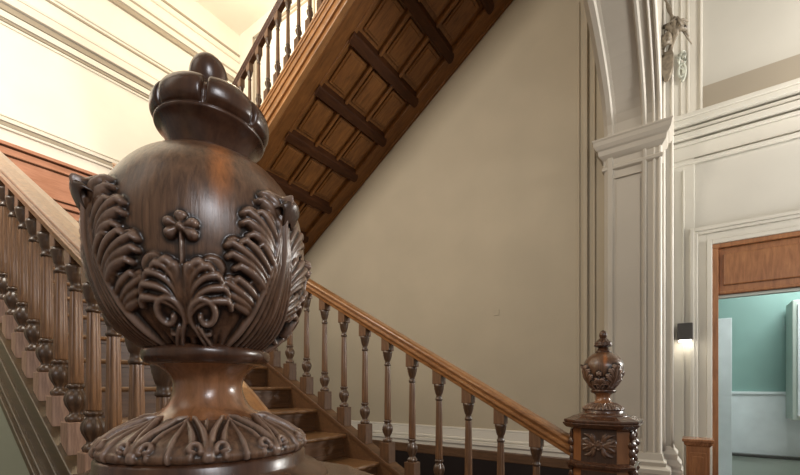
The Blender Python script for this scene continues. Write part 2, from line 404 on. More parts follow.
def acanthus(sx=1.0, lean=0.0, A=.66):
    """an acanthus leaf about .18 m tall rooted at (0,0)"""
    S_ = []
    lobes = [(.011, .156, .105), (.030, .134, .074), (.044, .103, .040), (.048, .068, .010)]
    for sg in (-1, 1):
        for li, (tx, ty, sy) in enumerate(lobes):
            tx *= sx
            path = bez((.002, sy), (tx*.12, sy+(ty-sy)*.80), (tx, ty), 9)
            P = [(sg*x+lean*y, y) for x, y in path]
            S_.append((P, (.004, .012, .014, .009), (.0025*A, .005*A, .006*A, .005*A), 'f'))
            dx_, dy_ = path[-1][0]-path[6][0], path[-1][1]-path[6][1]; l_ = math.hypot(dx_, dy_); dx_ /= l_; dy_ /= l_
            for q, (pe, al) in enumerate(((-.0150, -.018), (-.0085, -.005), (.0005, .003), (.0085, -.002), (.0140, -.012))):
                ex, ey = tx+dx_*al+dy_*pe, ty+dy_*al-dx_*pe
                pts = bez((.001+.0010*q, sy+.004*(4-q)), (tx*.16+pe*.25, sy+(ty-sy)*(.80-.05*q)), (ex, ey), 12)
                # hooked ends that droop outwards
                hx, hy = ex+(dy_*.55+dx_*.3)*.007, ey+(-dx_*.55+dy_*.3)*.007
                Q = [(sg*x+lean*y, y) for x, y in pts+[(hx, hy)]]
                a = (.0095+.0020*((q*3+li) % 3))*A
                S_.append((Q, (.0016, .0022, .0034, .0046, .0052, .0030), (a*.7, a*.85, a, a*1.1, a*1.15, a*.8), 'r'))
    for x1 in (-.034, -.024, -.015, -.007, .007, .015, .024, .034):
        P = [(x+lean*y, y) for x, y in bez((x1*1.25, -.01), (x1*.35, .055), (x1*.10, .14), 12)]
        S_.append((P, (.0052, .0044, .0028, .0012), (.008*A, .0135*A, .015*A, .013*A), 'r'))
    P = [(lean*y, y) for y in np.linspace(0, .158, 12)]
    S_.append((P, (.0032, .0036, .0028, .002), (.009*A, .0165*A, .018*A, .019*A), 'r'))
    return S_
def motif(A=.68):
    S_ = []
    for sg in (-1, 1):
        P = []
        for i in range(26):
            t = i/25; a = -PI*.60 + t*2.5*PI; r = .0180*(1-.74*t)
            P.append((sg*(.0175 - r*math.cos(a)), .038 + r*math.sin(a)*1.2))
        S_.append((P, (.0030, .0042, .0042, .0036), (.009*A, .013*A, .014*A, .013*A), 'r'))
        for (x1, y1) in ((.006, .080), (.013, .084), (.020, .081), (.027, .074), (.033, .064), (.037, .053)):
            Q = bez((.003, .028), (x1*.10, y1*.98), (x1, y1), 11)
            Q2 = bez((x1, y1), (x1+.004, y1-.001), (x1+.006, y1-.008), 4)
            PP = [(sg*x, y) for x, y in Q+Q2[1:]]
            S_.append((PP, (.0014, .0024, .0038, .0048, .0026), (.008*A, .010*A, .012*A, .014*A, .010*A), 'r'))
        S_.append(([(sg*.004, .02), (sg*.018, .055), (sg*.024, .080)], (.010, .016, .012), (.004*A, .006*A, .005*A), 'f'))
        for c in (0, .008):
            S_.append(([(sg*x, y) for x, y in bez((.034+c, -.015), (.016+c, .0), (.006+c*.6, .026), 7)], (.0042, .0042, .003), (.008*A, .011*A, .011*A), 'r'))
    S_.append(([(0, .03), (0, .112)], (.0022, .0016), (.010*A, .008*A), 'r'))
    for a in (25, 90, 155, 212, 328):
        r = .0095; cx, cy = 0, .112
        S_.append(([(cx+.005*math.cos(math.radians(a)), cy+.005*math.sin(math.radians(a))), (cx+r*math.cos(math.radians(a)), cy+r*math.sin(math.radians(a)))], (.0035, .0052), (.010*A, .013*A), 'r'))
    S_.append(([(0, .1115), (0, .1125)], (.0032, .0032), (.015*A, .015*A), 'r'))
    return S_

def grid_mesh(name, V, nu, nv, closed=True, cav_shade=None, ridge_light=None):
    """V: (nv, nu, 3) array"""
    me = bpy.data.meshes.new(name)
    idx = np.arange(nu*nv).reshape(nv, nu)
    if closed:
        a = idx[:-1, :]; b = np.roll(idx, -1, 1)[:-1, :]; c = np.roll(idx, -1, 1)[1:, :]; d_ = idx[1:, :]
    else:
        a = idx[:-1, :-1]; b = idx[:-1, 1:]; c = idx[1:, 1:]; d_ = idx[1:, :-1]
    F = np.stack([a, b, c, d_], -1).reshape(-1, 4)
    me.vertices.add(nu*nv); me.vertices.foreach_set('co', V.reshape(-1))
    me.loops.add(F.size); me.loops.foreach_set('vertex_index', F.reshape(-1).astype(np.int32))
    me.polygons.add(len(F)); me.polygons.foreach_set('loop_start', np.arange(0, F.size, 4, dtype=np.int32))
    me.polygons.foreach_set('use_smooth', np.ones(len(F), bool))
    me.update(calc_edges=True); me.validate()
    if cav_shade is not None:
        at = me.attributes.new('cav_shade', 'FLOAT', 'POINT'); at.data.foreach_set('value', cav_shade.reshape(-1).astype(np.float32))
    if ridge_light is not None:
        at = me.attributes.new('ridge_light', 'FLOAT', 'POINT'); at.data.foreach_set('value', ridge_light.reshape(-1).astype(np.float32))
    return me
def spline(ctrl, n):
    """monotone-ish dense sampling of (z,r) control points, by Catmull-Rom"""
    P = [ctrl[0]] + list(ctrl) + [ctrl[-1]]; out = []
    for i in range(1, len(P)-2):
        p0, p1, p2, p3 = map(np.array, (P[i-1], P[i], P[i+1], P[i+2]))
        for k in range(20):
            t = k/20
            out.append(.5*((2*p1)+(-p0+p2)*t+(2*p0-5*p1+4*p2-p3)*t*t+(-p0+3*p1-3*p2+p3)*t**3))
    out.append(np.array(P[-2])); out = np.array(out)
    s = np.concatenate([[0], np.cumsum(np.hypot(np.diff(out[:, 0]), np.diff(out[:, 1])))])
    q = np.linspace(0, s[-1], n)
    return np.interp(q, s, out[:, 0]), np.interp(q, s, out[:, 1]), q

BODY = [(.112, .052), (.118, .063), (.130, .077), (.150, .0900), (.182, .1000), (.218, .1040), (.252, .1005), (.280, .0900), (.302, .073), (.316, .053), (.321, .038)]
BODY_FAR = [(.100, .036), (.112, .044), (.130, .060), (.155, .078), (.185, .0935), (.218, .1020), (.250, .1010), (.280, .0880), (.302, .066), (.316, .044), (.321, .028)]
def urn_body(name, nu, nv, leaves, body=BODY):
    z, r, s = spline(body, nv)
    th = np.linspace(0, 2*PI, nu, endpoint=False)
    H = np.zeros((nv, nu)); RM = .100
    # leaf placed by wrapped windows
    angs = sorted(leaves)
    def stamp(center, strokes):
        roll = int(round((center-PI)/(2*PI)*nu))
        Hc = np.roll(H, -roll, 1)
        gx = (th-PI)*RM; GX, GY = np.meshgrid(gx, s-.004)
        strokes_field(GX, GY, strokes, Hc)
        H[:] = np.roll(Hc, roll, 1)
    for k, a in enumerate(angs):
        stamp(a % (2*PI), acanthus(.98, .02*(-1)**k))
        b_ = angs[(k+1) % len(angs)] + (2*PI if k == len(angs)-1 else 0)
        stamp(((a+b_)/2) % (2*PI), motif())
    # fluted root ring round the bottom
    TH, SS = np.meshgrid(th, s)
    H = np.maximum(H, .005*np.abs(np.sin(TH*22))*np.clip(1-SS/.03, 0, 1))
    for _ in range(1):
        H = (H*2+np.roll(H, 1, 1)+np.roll(H, -1, 1))/4
        H[1:-1] = (2*H[1:-1]+H[:-2]+H[2:])/4
    # normals of the profile
    dz = np.gradient(z, s); dr = np.gradient(r, s)
    nr = dz; nz = -dr; ln = np.hypot(nr, nz); nr /= ln; nz /= ln
    # overall swell and outward curl of each leaf tip
    curl = np.zeros_like(H)
    for a in angs:
        da = (TH-a+PI) % (2*PI)-PI
        X = da*RM; Y = SS-.160
        m_ = np.exp(-(X/.012)**2)*np.exp(-(Y/.012)**2)
        curl += m_*.012
        H += .0035*np.exp(-(X/.05)**2)*np.clip((SS-.03)/.12, 0, 1)*(H > .003)
    R = r[:, None]+(H+curl)*nr[:, None]; Z = z[:, None]+(H)*nz[:, None]-curl*.15
    V = np.stack([R*np.cos(TH), R*np.sin(TH), Z], -1)
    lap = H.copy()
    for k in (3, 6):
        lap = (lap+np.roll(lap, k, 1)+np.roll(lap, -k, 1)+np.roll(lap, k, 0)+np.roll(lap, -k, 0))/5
    cav_shade = np.clip(1+(H-lap)*600, 0.08, 1); ridge_light = np.clip((H-lap)*520, 0, .75)
    return grid_mesh(name, V, nu, nv, True, cav_shade, ridge_light)

def lathe_fn(name, prof, nu, nv, fn=None, cavfn=None):
    z, r, s = spline(prof, nv)
    th = np.linspace(0, 2*PI, nu, endpoint=False); TH, ZZ = np.meshgrid(th, z); _, SS = np.meshgrid(th, s/s[-1])
    H = fn(TH, SS) if fn else np.zeros_like(TH)
    dz = np.gradient(z, s); dr = np.gradient(r, s); ln = np.hypot(dz, dr)+1e-9; nr = dz/ln; nz = -dr/ln
    R = np.maximum(0, r[:, None]+H*nr[:, None]); Z = z[:, None]+H*nz[:, None]
    V = np.stack([R*np.cos(TH), R*np.sin(TH), Z], -1)
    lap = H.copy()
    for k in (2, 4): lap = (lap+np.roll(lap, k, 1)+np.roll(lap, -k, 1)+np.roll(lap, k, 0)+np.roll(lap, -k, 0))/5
    cav_shade = np.clip(1+(H-lap)*600, .1, 1) if fn else np.ones_like(H); ridge_light = np.clip((H-lap)*900, 0, .8)
    return grid_mesh(name, V, nu, nv, True, cav_shade, ridge_light)
def bun_fn(TH, SS):
    n = 7; g = np.abs(np.sin(TH*n/2+.5)); m_ = np.clip((SS-.37)*14, 0, 1)*np.clip((1-SS)*4, 0, 1)
    return (-.0080*np.exp(-(g/.13)**2) + .0035*np.exp(-(g/.045)**2) + .0025*np.sqrt(g))*m_
def bell_fn(TH, SS):
    nv, nu = TH.shape; n = 10; RM = .085; L = .068
    gx = (TH[0]-PI)*RM; gy = SS[:, 0]*L; GX, GY = np.meshgrid(gx, gy); H = np.zeros_like(TH)
    S_ = []
    for k in range(n):
        c = (2*PI*(k+.5)/n-PI)*RM; w = 2*PI*RM/n/2
        for sg in (-1, 1):
            f = lambda q: [(c+sg*x, y) for x, y in q]
            S_.append((f(bez((w*.96, .006), (w*1.02, .040), (.001, .060), 12)), (.0030, .0036, .0030, .0016), (.0040, .0062, .0060, .0035), 'r'))
            S_.append((f(bez((w*.55, .007), (w*.70, .030), (.001, .050), 10)), (.0022, .0028, .0016), (.0030, .0042, .0026), 'r'))
            P = [(w*.62+.0052*(1-.6*t)*math.cos(-.4+t*5.2), .0135+.0058*(1-.6*t)*math.sin(-.4+t*5.2)) for t in [q/13 for q in range(14)]]
            S_.append((f(P), (.0024, .0022, .0020), (.0050, .0056, .0056), 'r'))
            S_.append((f([(w*.35, .008), (w*.2, .03), (0, .045)]), (.008, .007, .003), (.0018, .0016, .001), 'f'))
        S_.append(([(c, .005), (c, .058)], (.0022, .0014), (.0052, .0030), 'r'))
        S_.append(([(c+w, .012), (c+w, .056)], (.0050, .0036), (.0026, .0022), 'g'))
    strokes_field(GX, GY, S_, H)
    H = (H*2+np.roll(H, 1, 1)+np.roll(H, -1, 1))/4
    return H*np.clip(SS*8, 0, 1)*np.clip((1-SS)*10, 0, 1)
def relief(name, w, h, strokes, mat, parent, org, place, nx=120, ny=120):
    """a small carved plate; place(x, y, d) gives the world point"""
    gx = np.linspace(-w/2, w/2, nx); gy = np.linspace(0, h, ny); GX, GY = np.meshgrid(gx, gy); H = np.zeros_like(GX)
    strokes_field(GX, GY, strokes, H)
    V = np.array([[list(Vector(place(GX[j, i], GY[j, i], H[j, i]))-Vector(org)) for i in range(nx)] for j in range(ny)])
    cav_shade = np.clip(.35+H*90, 0, 1)
    me = grid_mesh(name, V, nx, ny, False, cav_shade)
    return link(name, me, mat, parent)

# ------------------------------------------------------------------ newel posts
def newel(cu, cy, hb, foot, label, res=1.0, leaves=None, view=0):
    """hb: height (against the eye) of the lip under the urn"""
    t = thing('newel_post', label, 'newel post', W(cu, cy, foot))
    O = t.location.copy()
    # urn, modelled with its lip at local 0
    root = bpy.data.objects.new('urn', None); C.objects.link(root); root.parent = t; root.location = (0, 0, hb-foot); root.rotation_euler = (0, 0, view)
    nu, nv = int(900*res), int(330*res)
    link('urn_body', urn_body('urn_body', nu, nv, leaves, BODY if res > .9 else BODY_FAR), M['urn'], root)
    link('urn_stem', lathe_fn('urn_stem', [(.037, .060), (.041, .053), (.048, .044), (.060, .0375), (.072, .0355), (.082, .0385), (.090, .046), (.094, .052), (.095, .055)], int(96), 30), M['oak_stem'], root)
    link('urn_collar', lathe_fn('urn_collar', [(.094, .045), (.0945, .058), (.098, .0632), (.103, .0655), (.109, .0645), (.113, .060), (.116, .050)], 96, 30), M['oak_dark'], root)
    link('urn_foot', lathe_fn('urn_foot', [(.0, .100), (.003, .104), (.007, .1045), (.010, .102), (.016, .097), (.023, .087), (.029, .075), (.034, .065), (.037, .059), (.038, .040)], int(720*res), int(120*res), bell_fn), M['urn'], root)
    link('urn_neck', lathe_fn('urn_neck', [(.317, .034), (.3185, .0385), (.322, .0405), (.3255, .0385), (.328, .036), (.345, .024), (.350, .02)], 64, 30), M['oak_dark'], root)
    uc = link('urn_cap', lathe_fn('urn_cap', [(.322, .0355), (.330, .0385), (.341, .0435), (.350, .0485), (.3555, .0535), (.358, .0562), (.3605, .0562), (.3618, .0540), (.364, .0560), (.371, .0585), (.381, .0580), (.3905, .0520), (.397, .040), (.401, .022), (.402, .008)] if res > .9 else
        [(.346, .026), (.350, .038), (.353, .046), (.357, .0475), (.361, .046), (.364, .043), (.372, .040), (.381, .032), (.392, .021), (.400, .013), (.404, .008)], int(360*res), 80, bun_fn), M['oak_dark'], root)
    if res > .9:
        uc.rotation_euler = (CAP_TILT, 0, 0); uc.location = (0, .335*math.sin(CAP_TILT)+.001, .335*(1-math.cos(CAP_TILT))-.0085)
    link('finial', lathe_fn('finial', [(.385, .012), (.394, .0135), (.400, .0165), (.410, .0195), (.422, .0195), (.433, .0150), (.441, .006), (.4425, .0005)], 48, 30), M['oak_dark'], root)
    # leaf tips that curl clear of the body
    for a in leaves:
        mbt = MB(); rings = []
        n = 9
        for i in range(n):
            q = i/(n-1); ph = q*PI*.72
            rr = .098 + .026*math.sin(ph); zz = .236 + .020*math.sin(PI*q*.75)-.018*q*q
            w = .017*(1-.62*q**1.5); th_ = .004*(1-.4*q)
            ring = []
            for k in range(12):
                b_ = 2*PI*k/12
                lat = w*math.cos(b_); up = th_*math.sin(b_) - .006*abs(math.cos(b_))**2
                c_, s_ = math.cos(a), math.sin(a)
                ring.append(Vector(((rr+up*.6)*c_-lat*s_, (rr+up*.6)*s_+lat*c_, zz+up)))
            rings.append(ring)
        mbt.loops(rings, smooth=True); mbt.build('leaf_tip', M['urn_plain'], root, (0, 0, 0))
    # cap dome and pedestal
    def sq(mb, prof, half=.13, cut=.0):
        rings = []
        for h, d in prof:
            a = half+d; c = cut+d*.4 if cut else 0
            if cut: ring = [W(cu+x, cy+y, h) for x, y in ((-a, -a+c), (-a+c, -a), (a-c, -a), (a, -a+c), (a, a-c), (a-c, a), (-a+c, a), (-a, a-c))]
            else: ring = [W(cu+x, cy+y, h) for x, y in ((-a, -a), (a, -a), (a, a), (-a, a))]
            rings.append(ring)
        mb.loops(rings)
    mb = MB(); mb.lathe(-cu, cy, [(hb-.034+EYE, .134), (hb-.026+EYE, .130), (hb-.018+EYE, .118), (hb-.015+EYE, .107), (hb-.012+EYE, .1055), (hb-.003+EYE, .1055), (hb+.001+EYE, .102), (hb+.002+EYE, .05)], 64)
    mb.build('round_base', M['oak_dark'], t, O)
    mb = MB(); sq(mb, [(hb-.072, .035), (hb-.060, .042), (hb-.050, .042), (hb-.046, .030), (hb-.038, .012), (hb-.030, -.002)], .14, .055)
    mb.build('sloped_cap', M['oak_dark'], t, O, .003)
    mb = MB(); sq(mb, [(hb-.098, .012), (hb-.092, .030), (hb-.080, .040), (hb-.072, .046), (hb-.066, .046)], .14, .045)
    mb.build('cap_moulding', M['oak_dark'], t, O, .003)
    die_top, die_mid = hb-.098, hb-.29
    mb = MB(); sq(mb, [(foot+.22, 0), (die_top, 0)], .14, .055)
    mb.build('die', M['door_wood'] , t, O, .006)
    mb = MB(); sq(mb, [(die_mid-.020, .004), (die_mid-.014, .026), (die_mid+.004, .030), (die_mid+.012, .014), (die_mid+.018, .006)], .14, .05)
    mb.build('band', M['oak_dark'], t, O, .003)
    mb = MB(); sq(mb, [(foot, .045), (foot+.15, .045), (foot+.16, .035), (foot+.18, .040), (foot+.21, .012), (foot+.23, .002)])
    mb.build('plinth', M['oak_dark'], t, O, .003)
    # carved panels: an upper rosette, a lower scroll, on the front and on the two sides
    def ros():
        S_ = [([(-.11, .09), (.11, .09)], (.085, .085), (.003, .003), 'f')]
        S_ = []
        for k in range(8):
            a = 2*PI*k/8
            S_.append(([(.006*math.cos(a), .09+.006*math.sin(a)), (.020*math.cos(a), .09+.020*math.sin(a))], (.005, .008), (.010, .013), 'g'))
        S_.append(([(0, .0895), (0, .0905)], (.009, .009), (.020, .020), 'r'))
        for sg in (-1, 1):
            for (x1, y1, c1) in ((.070, .145, .0), (.078, .118, .9), (.080, .09, .2), (.076, .062, .9), (.066, .035, .0), (.036, .150, .4), (.034, .028, .4)):
                S_.append(([(sg*x, y) for x, y in bez((.018, .09), (x1*.45, .09+(y1-.09)*(1.0-c1)), (x1, y1), 8)], (.004, .0075, .0085, .003), (.006, .010, .012, .007), 'g'))
            S_.append(([(sg*.02, .09), (sg*.055, .09)], (.025, .040), (.004, .004), 'f'))
        return S_
    def scr():
        S_ = []
        for sg in (-1, 1):
            P = []
            for i in range(24):
                tt = i/23; a = -PI*.5+tt*3.0*PI; r_ = .042*(1-.75*tt)
                P.append((sg*(.058-r_*math.cos(a)), .07+r_*math.sin(a)))
            S_.append((P, (.010, .011, .008), (.012, .016, .016), 'r'))
            for k in range(5):
                S_.append(([(sg*x, y) for x, y in bez((.01, .01), (.02+.02*k, .03), (.03+.018*k, .17-.025*k), 7)], (.005, .009, .004), (.008, .012, .008), 'g'))
        S_.append(([(0, .02), (0, .22)], (.012, .008), (.016, .012), 'g'))
        return S_
    faces = [(lambda x, y, dd, z0: W(cu-x, cy-.140-dd, z0+y)), (lambda x, y, dd, z0: W(cu+.140+dd, cy-x, z0+y)), (lambda x, y, dd, z0: W(cu-.140-dd, cy+x, z0+y))]
    for fi, fc in enumerate(faces):
        if True:
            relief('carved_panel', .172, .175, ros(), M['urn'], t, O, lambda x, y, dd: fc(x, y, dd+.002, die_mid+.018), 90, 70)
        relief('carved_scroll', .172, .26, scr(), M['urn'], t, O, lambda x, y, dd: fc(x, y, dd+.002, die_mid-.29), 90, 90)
    # leafy brackets running down the corners
    for sx, sy in ((-1, -1), (1, -1), (-1, 1), (1, 1)):
        mb = MB()
        for k in range(7):
            zz = die_top-.03-k*.045; w = .012+.008*((k*5) % 3)/2
            c = W(cu+sx*.146, cy+sy*.080, zz)
            mb.lathe(c.x, c.y, [(c.z-.026, .004), (c.z-.018, w*.8), (c.z-.004, w), (c.z+.010, w*.7), (c.z+.024, .006)], 14, lambda z, a: 1+.22*math.cos(5*a))
        mb.build('corner_carving', M['oak_dark'], t, O)
    return t
CAP_TILT = -math.radians(4)
M['urn_plain'] = wood('leaf_tip_oak', (.030, .016, .010), (.13, .068, .04), .34, (9, 9, .7), 9, .35, .12)
# near: the camera looks on it from direction -(X,Z)
NU, NY = .441, .252
cam_dir = math.atan2(-NY, NU)      # from urn (at -u) towards the camera at world (0,0)
R_ = math.radians
newel(NU, NY, -.070, H0, 'large dark carved oak newel post with acanthus urn in the foreground', 1.0,
      [R_(38), R_(-62), R_(132), R_(213)], cam_dir)
newel(.392, YF, -.127, H0, 'smaller looking dark oak newel post with urn at foot of the far handrail', .45,
      [R_(38), R_(-62), R_(132), R_(213)], math.atan2(-YF, .392))
newel(6.95, YC+.05, HL+1.42, HL, 'dark newel post on the landing mostly hidden behind the big urn', .3, [R_(45), R_(135), R_(225), R_(315)], 0)

# ------------------------------------------------------------------ balustrades
def z_prof(L):
    """turned part between blocks, from 0 to L: (z, r, dark?)"""
    k = L/.62
    P = [(0, .030), (.006, .034), (.016, .036), (.026, .030), (.032, .022), (.040, .021), (.052, .027), (.070, .036), (.088, .040), (.104, .038), (.118, .030), (.128, .023), (.134, .024), (.138, .029), (.146, .030), (.152, .024)]
    lower = [(z*k, r) for z, r in P]
    col = [(z*k, r) for z, r in ((.152, .0235), (.158, .0262), (.30, .0245), (.44, .0222), (.515, .0205), (.52, .0195))]
    top = [(z*k, r) for z, r in ((.515, .020), (.520, .025), (.528, .0255), (.534, .020), (.550, .0195), (.556, .024), (.568, .028), (.580, .031), (.588, .034), (.598, .034), (.604, .037), (.62, .037))]
    return lower, col, top
def make_baluster(L, bb, tb, s0, s1, near, fine):
    """meshes with the turned part starting at local z=0; blocks cut to slope s (dz per +x)"""
    lo, co, to = z_prof(L)
    if near: lo, co, to = [[(z, r*1.2) for z, r in q] for q in (lo, co, to)]
    n = 32 if fine else 16
    fl = (lambda z, a: 1-.17*(abs(math.cos(a*4))**5)) if fine else None
    lf = (lambda z, a: 1+.10*math.cos(a*6)) if fine else None
    A = MB(); A.lathe(0, 0, co, 64 if fine else 16, fl)
    B = MB(); B.lathe(0, 0, lo, 48 if fine else 16, lf)
    T = MB(); T.lathe(0, 0, to, n)
    def block(z0, z1, h, sb, st):
        vs = []
        for zz, sl in ((z0, sb), (z1, st)):
            for x, y in ((-h, -h), (h, -h), (h, h), (-h, h)): vs.append((x, y, zz+x*sl))
        return vs, [(0, 1, 2, 3), (4, 5, 6, 7), (0, 1, 5, 4), (1, 2, 6, 5), (2, 3, 7, 6), (3, 0, 4, 7)]
    bh = .050 if near else .043
    K = MB(); K.add(*block(-bb, .002, bh, s0, 0)); U = MB(); U.add(*block(L-.002, L+tb, .038 if near else .036, 0, s1))
    out = []
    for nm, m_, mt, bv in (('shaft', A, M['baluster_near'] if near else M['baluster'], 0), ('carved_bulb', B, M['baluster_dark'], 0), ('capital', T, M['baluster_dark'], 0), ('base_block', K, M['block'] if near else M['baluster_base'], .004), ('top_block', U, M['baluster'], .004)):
        o = m_.build(nm, mt, None, (0, 0, 0), bv); me_ = o.data; bpy.data.objects.remove(o); out.append((nm, me_, bv))
    return out
def balustrade(label, us, y, rail_path, rail_prof, rail_fn, base_fn, slope, near, fine, group, railmat, loc, extra=None):
    t = thing('balustrade', label, 'balustrade', loc, None)
    O = t.location.copy()
    mb = MB(); sweep(mb, rail_path, rail_prof); mb.build('handrail', railmat, t, O, .004)
    gap = rail_fn(us[0])-RT-base_fn(us[0])
    bb, tb = .13, .085; L = gap-bb-tb
    meshes = make_baluster(L, bb, tb, slope, slope, near, fine)
    for u in us:
        e = bpy.data.objects.new('baluster', None); C.objects.link(e); e.parent = t
        e.location = W(u, y, base_fn(u)+bb)-O
        for nm, me, bv in meshes:
            c = bpy.data.objects.new(nm, me); C.objects.link(c); c.parent = e
            if bv:
                b_ = c.modifiers.new('bevel', 'BEVEL'); b_.width = bv; b_.segments = 2
    return t
RT = .105      # handrail depth below its top
RP = [(-.042, -RT-.005), (-.046, -.085), (-.060, -.075), (-.062, -.060), (-.050, -.052), (-.056, -.040), (-.068, -.030), (-.066, -.014), (-.045, -.003), (0, .004),
      (.045, -.003), (.066, -.014), (.068, -.030), (.056, -.040), (.050, -.052), (.062, -.060), (.060, -.075), (.046, -.085), (.042, -RT-.005)]
# far balustrade of the lower flight
us = [.759+.226*k for k in range(26)]
far_base = lambda u: far_rail(u)-1.02
balustrade('far balustrade of the lower flight, oak handrail running up from the small newel', us, YF,
           [(UD+.1, YF, far_rail(UD+.1)), (3, YF, far_rail(3)), (.53, YF, far_rail(.53)), (.52, YF, far_rail(.52))], RP, far_rail, far_base, -S, False, True, None, M['rail'], W(.6, YF, far_base(.6)))
# near balustrade
us = [1.60+.226*k for k in range(-3, 23)]
near_base = lambda u: near_rail(u)-1.10
flare = [(1.0, .735), (.92, .71), (.85, .665), (.78, .60), (.72, .52), (.66, .43), (.57, .32)]
fl_path = [(UD+.1, YN, near_rail(UD+.1)), (1.6, YN, near_rail(1.6)), (1.35, YN, near_rail(1.35)-.008), (1.15, YN, near_rail(1.15)-.028)] + [(u, y, near_rail(.95)-.058-(.95-u)*S*1.15-(YN-y)*.08) for u, y in flare]
balustrade('near balustrade at the left, fluted oak balusters under a broad handrail', us, YN,
           fl_path, [(l*1.05, v*1.12) for l, v in RP], near_rail, near_base, -S, True, True, None, M['rail'], W(1.0, YN, near_base(1.0)))
# upper flight
us = [6.55-.2*k for k in range(26)]
balustrade('upper flight balustrade with dark handrail against the cream wall', us, YC,
           [(6.8, YC, c_rail(6.8)), (1.2, YC, c_rail(1.2))], [(l*.8, v) for l, v in RP], c_rail, c_string, SC, False, True, None, M['oak_dark'], W(6.5, YC, c_string(6.5)))

# ------------------------------------------------------------------ flights
def flight(label, loc): return thing('stair_flight', label, 'stairs', loc)
lf = flight('lower wooden staircase flight rising to the left between two balustrades', W(.6, (YN+YF)/2, H0)); O = lf.location.copy()
RUN, RISE = .34, .192
for k in range(1, 20):
    un = .615+RUN*(k-1); h = H0+RISE*k; y0, y1 = YN+.03, YF-.03
    if k < 19:
        mb = MB()
        nose = [(un, h-.030), (un-.028, h-.030), (un-.036, h-.022), (un-.038, h-.014), (un-.034, h-.004), (un-.026, h), (un+RUN+.01, h), (un+RUN+.01, h-.030)]
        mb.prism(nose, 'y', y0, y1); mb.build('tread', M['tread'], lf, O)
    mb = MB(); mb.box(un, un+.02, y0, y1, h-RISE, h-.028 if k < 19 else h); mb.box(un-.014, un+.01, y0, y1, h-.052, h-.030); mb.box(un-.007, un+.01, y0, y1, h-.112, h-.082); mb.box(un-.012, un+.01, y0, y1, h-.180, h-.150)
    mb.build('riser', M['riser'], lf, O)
def string(mb, base_fn, y, depth, u0, u1, steps):
    for y0, y1, a, b_ in steps:     # a,b: vertical offsets from base_fn (top, bottom)
        mb.prism([(u0, base_fn(u0)+b_), (u1, base_fn(u1)+b_), (u1, base_fn(u1)+a), (u0, base_fn(u0)+a)], 'y', y0, y1)
mb = MB(); string(mb, far_base, YF, .4, .53, UD+.02, ((YF-.035, YF+.035, -.01, -.42), (YF-.055, YF+.055, .0, -.03), (YF-.045, YF+.045, -.03, -.05), (YF-.042, YF+.042, -.36, -.42)))
mb.build('string_board', M['riser'], lf, O, .004)
mb = MB(); string(mb, near_base, YN, .4, .95, UD+.02, ((YN-.045, YN+.035, -.01, -.40), (YN-.075, YN+.06, .0, -.035), (YN-.062, YN+.05, -.035, -.065), (YN-.058, YN+.04, -.19, -.21), (YN-.065, YN+.04, -.33, -.35), (YN-.085, YN+.04, -.35, -.40)))
mb.build('string_board', M['string'], lf, O, .005)
mb = MB(); prof = [(-.045, -.40), (.035, -.40), (.035, 0), (.06, 0), (.06, .001), (-.075, .001), (-.075, -.035), (-.045, -.05)]
sweep(mb, [(u, y, max(h-1.10, H0+.41)) for u, y, h in fl_path[4:]], prof); mb.build('string_board', M['string'], lf, O, .004)
mb = MB(); mb.prism([(1.0, near_base(1.0)-.33), (UD, near_base(UD)-.33), (UD, near_base(UD)-.30), (1.0, near_base(1.0)-.30)], 'y', YN, YF)
mb.build('soffit', M['riser'], lf, O)

uf = flight('upper wooden staircase flight seen from below with panelled coffered soffit', W(UD, (YC+YB)/2, HL)); O = uf.location.copy()
RUN2 = .192/SC
for k in range(1, 20):
    un = UD-.03-RUN2*(k-1); h = HL+.192*k
    mb = MB(); mb.box(un-RUN2-.0, un+.03, YC+.04, YB-.02, h-.03, h); mb.build('tread', M['tread'], uf, O)
    mb = MB(); mb.box(un-.02, un, YC+.04, YB-.02, h-.192, h-.03); mb.build('riser', M['riser'], uf, O)
U0, U1 = 1.15, UD+.05
sof = lambda u: 6.307-SC*u
mb = MB(); string(mb, c_string, YC, .4, U0, U1, ((YC-.03, YC+.04, -.01, -.41), (YC-.055, YC+.05, .0, -.035), (YC-.045, YC+.04, -.035, -.07), (YC-.05, YC+.04, -.16, -.185), (YC-.04, YC+.04, -.27, -.29), (YC-.06, YC+.04, -.29, -.335), (YC-.04, YC+.04, -.39, -.42)))
mb.build('string_board', M['string_up'], uf, O, .004)
def slab(mb, u0, u1, y0, y1, a, b_):
    mb.prism([(u0, sof(u0)+a), (u1, sof(u1)+a), (u1, sof(u1)+b_), (u0, sof(u0)+b_)], 'y', y0, y1)
mb = MB(); slab(mb, U0, U1, YC+.03, YB-.005, .05, .08); mb.build('soffit_board', M['soffit'], uf, O)
# margins with mouldings
mb = MB(); slab(mb, U0, U1, YC+.03, 3.66, -.004, .05); slab(mb, U0, U1, 5.00, YB-.005, -.004, .05)
slab(mb, U0, U1, 3.64, 3.68, -.018, .05); slab(mb, U0, U1, 4.98, 5.02, -.018, .05); slab(mb, U0, U1, YB-.05, YB-.006, -.02, .05)
mb.build('soffit_margin', M['soffit'], uf, O, .006)
ribs = [2.69+.583*k for k in range(-2, 7)]
for u in ribs:
    mb = MB()
    w = .048
    pts = [(u-w, 3.64), (u+w, 3.64)] + [(u+w*math.cos(PI*i/8), 5.02+w*math.sin(PI*i/8)) for i in range(9)]
    n = len(pts)
    mb.loops([[W(a, b_, sof(a)+.05) for a, b_ in pts], [W(a, b_, sof(a)-.035) for a, b_ in pts], [W(u+(a-u)*.8, b_, sof(a)-.05) for a, b_ in pts]])
    mb.build('soffit_rib', M['soffit_rib'], uf, O, .004)
pw = (4.98-3.68)/3
allr = [ribs[0]-.583]+ribs
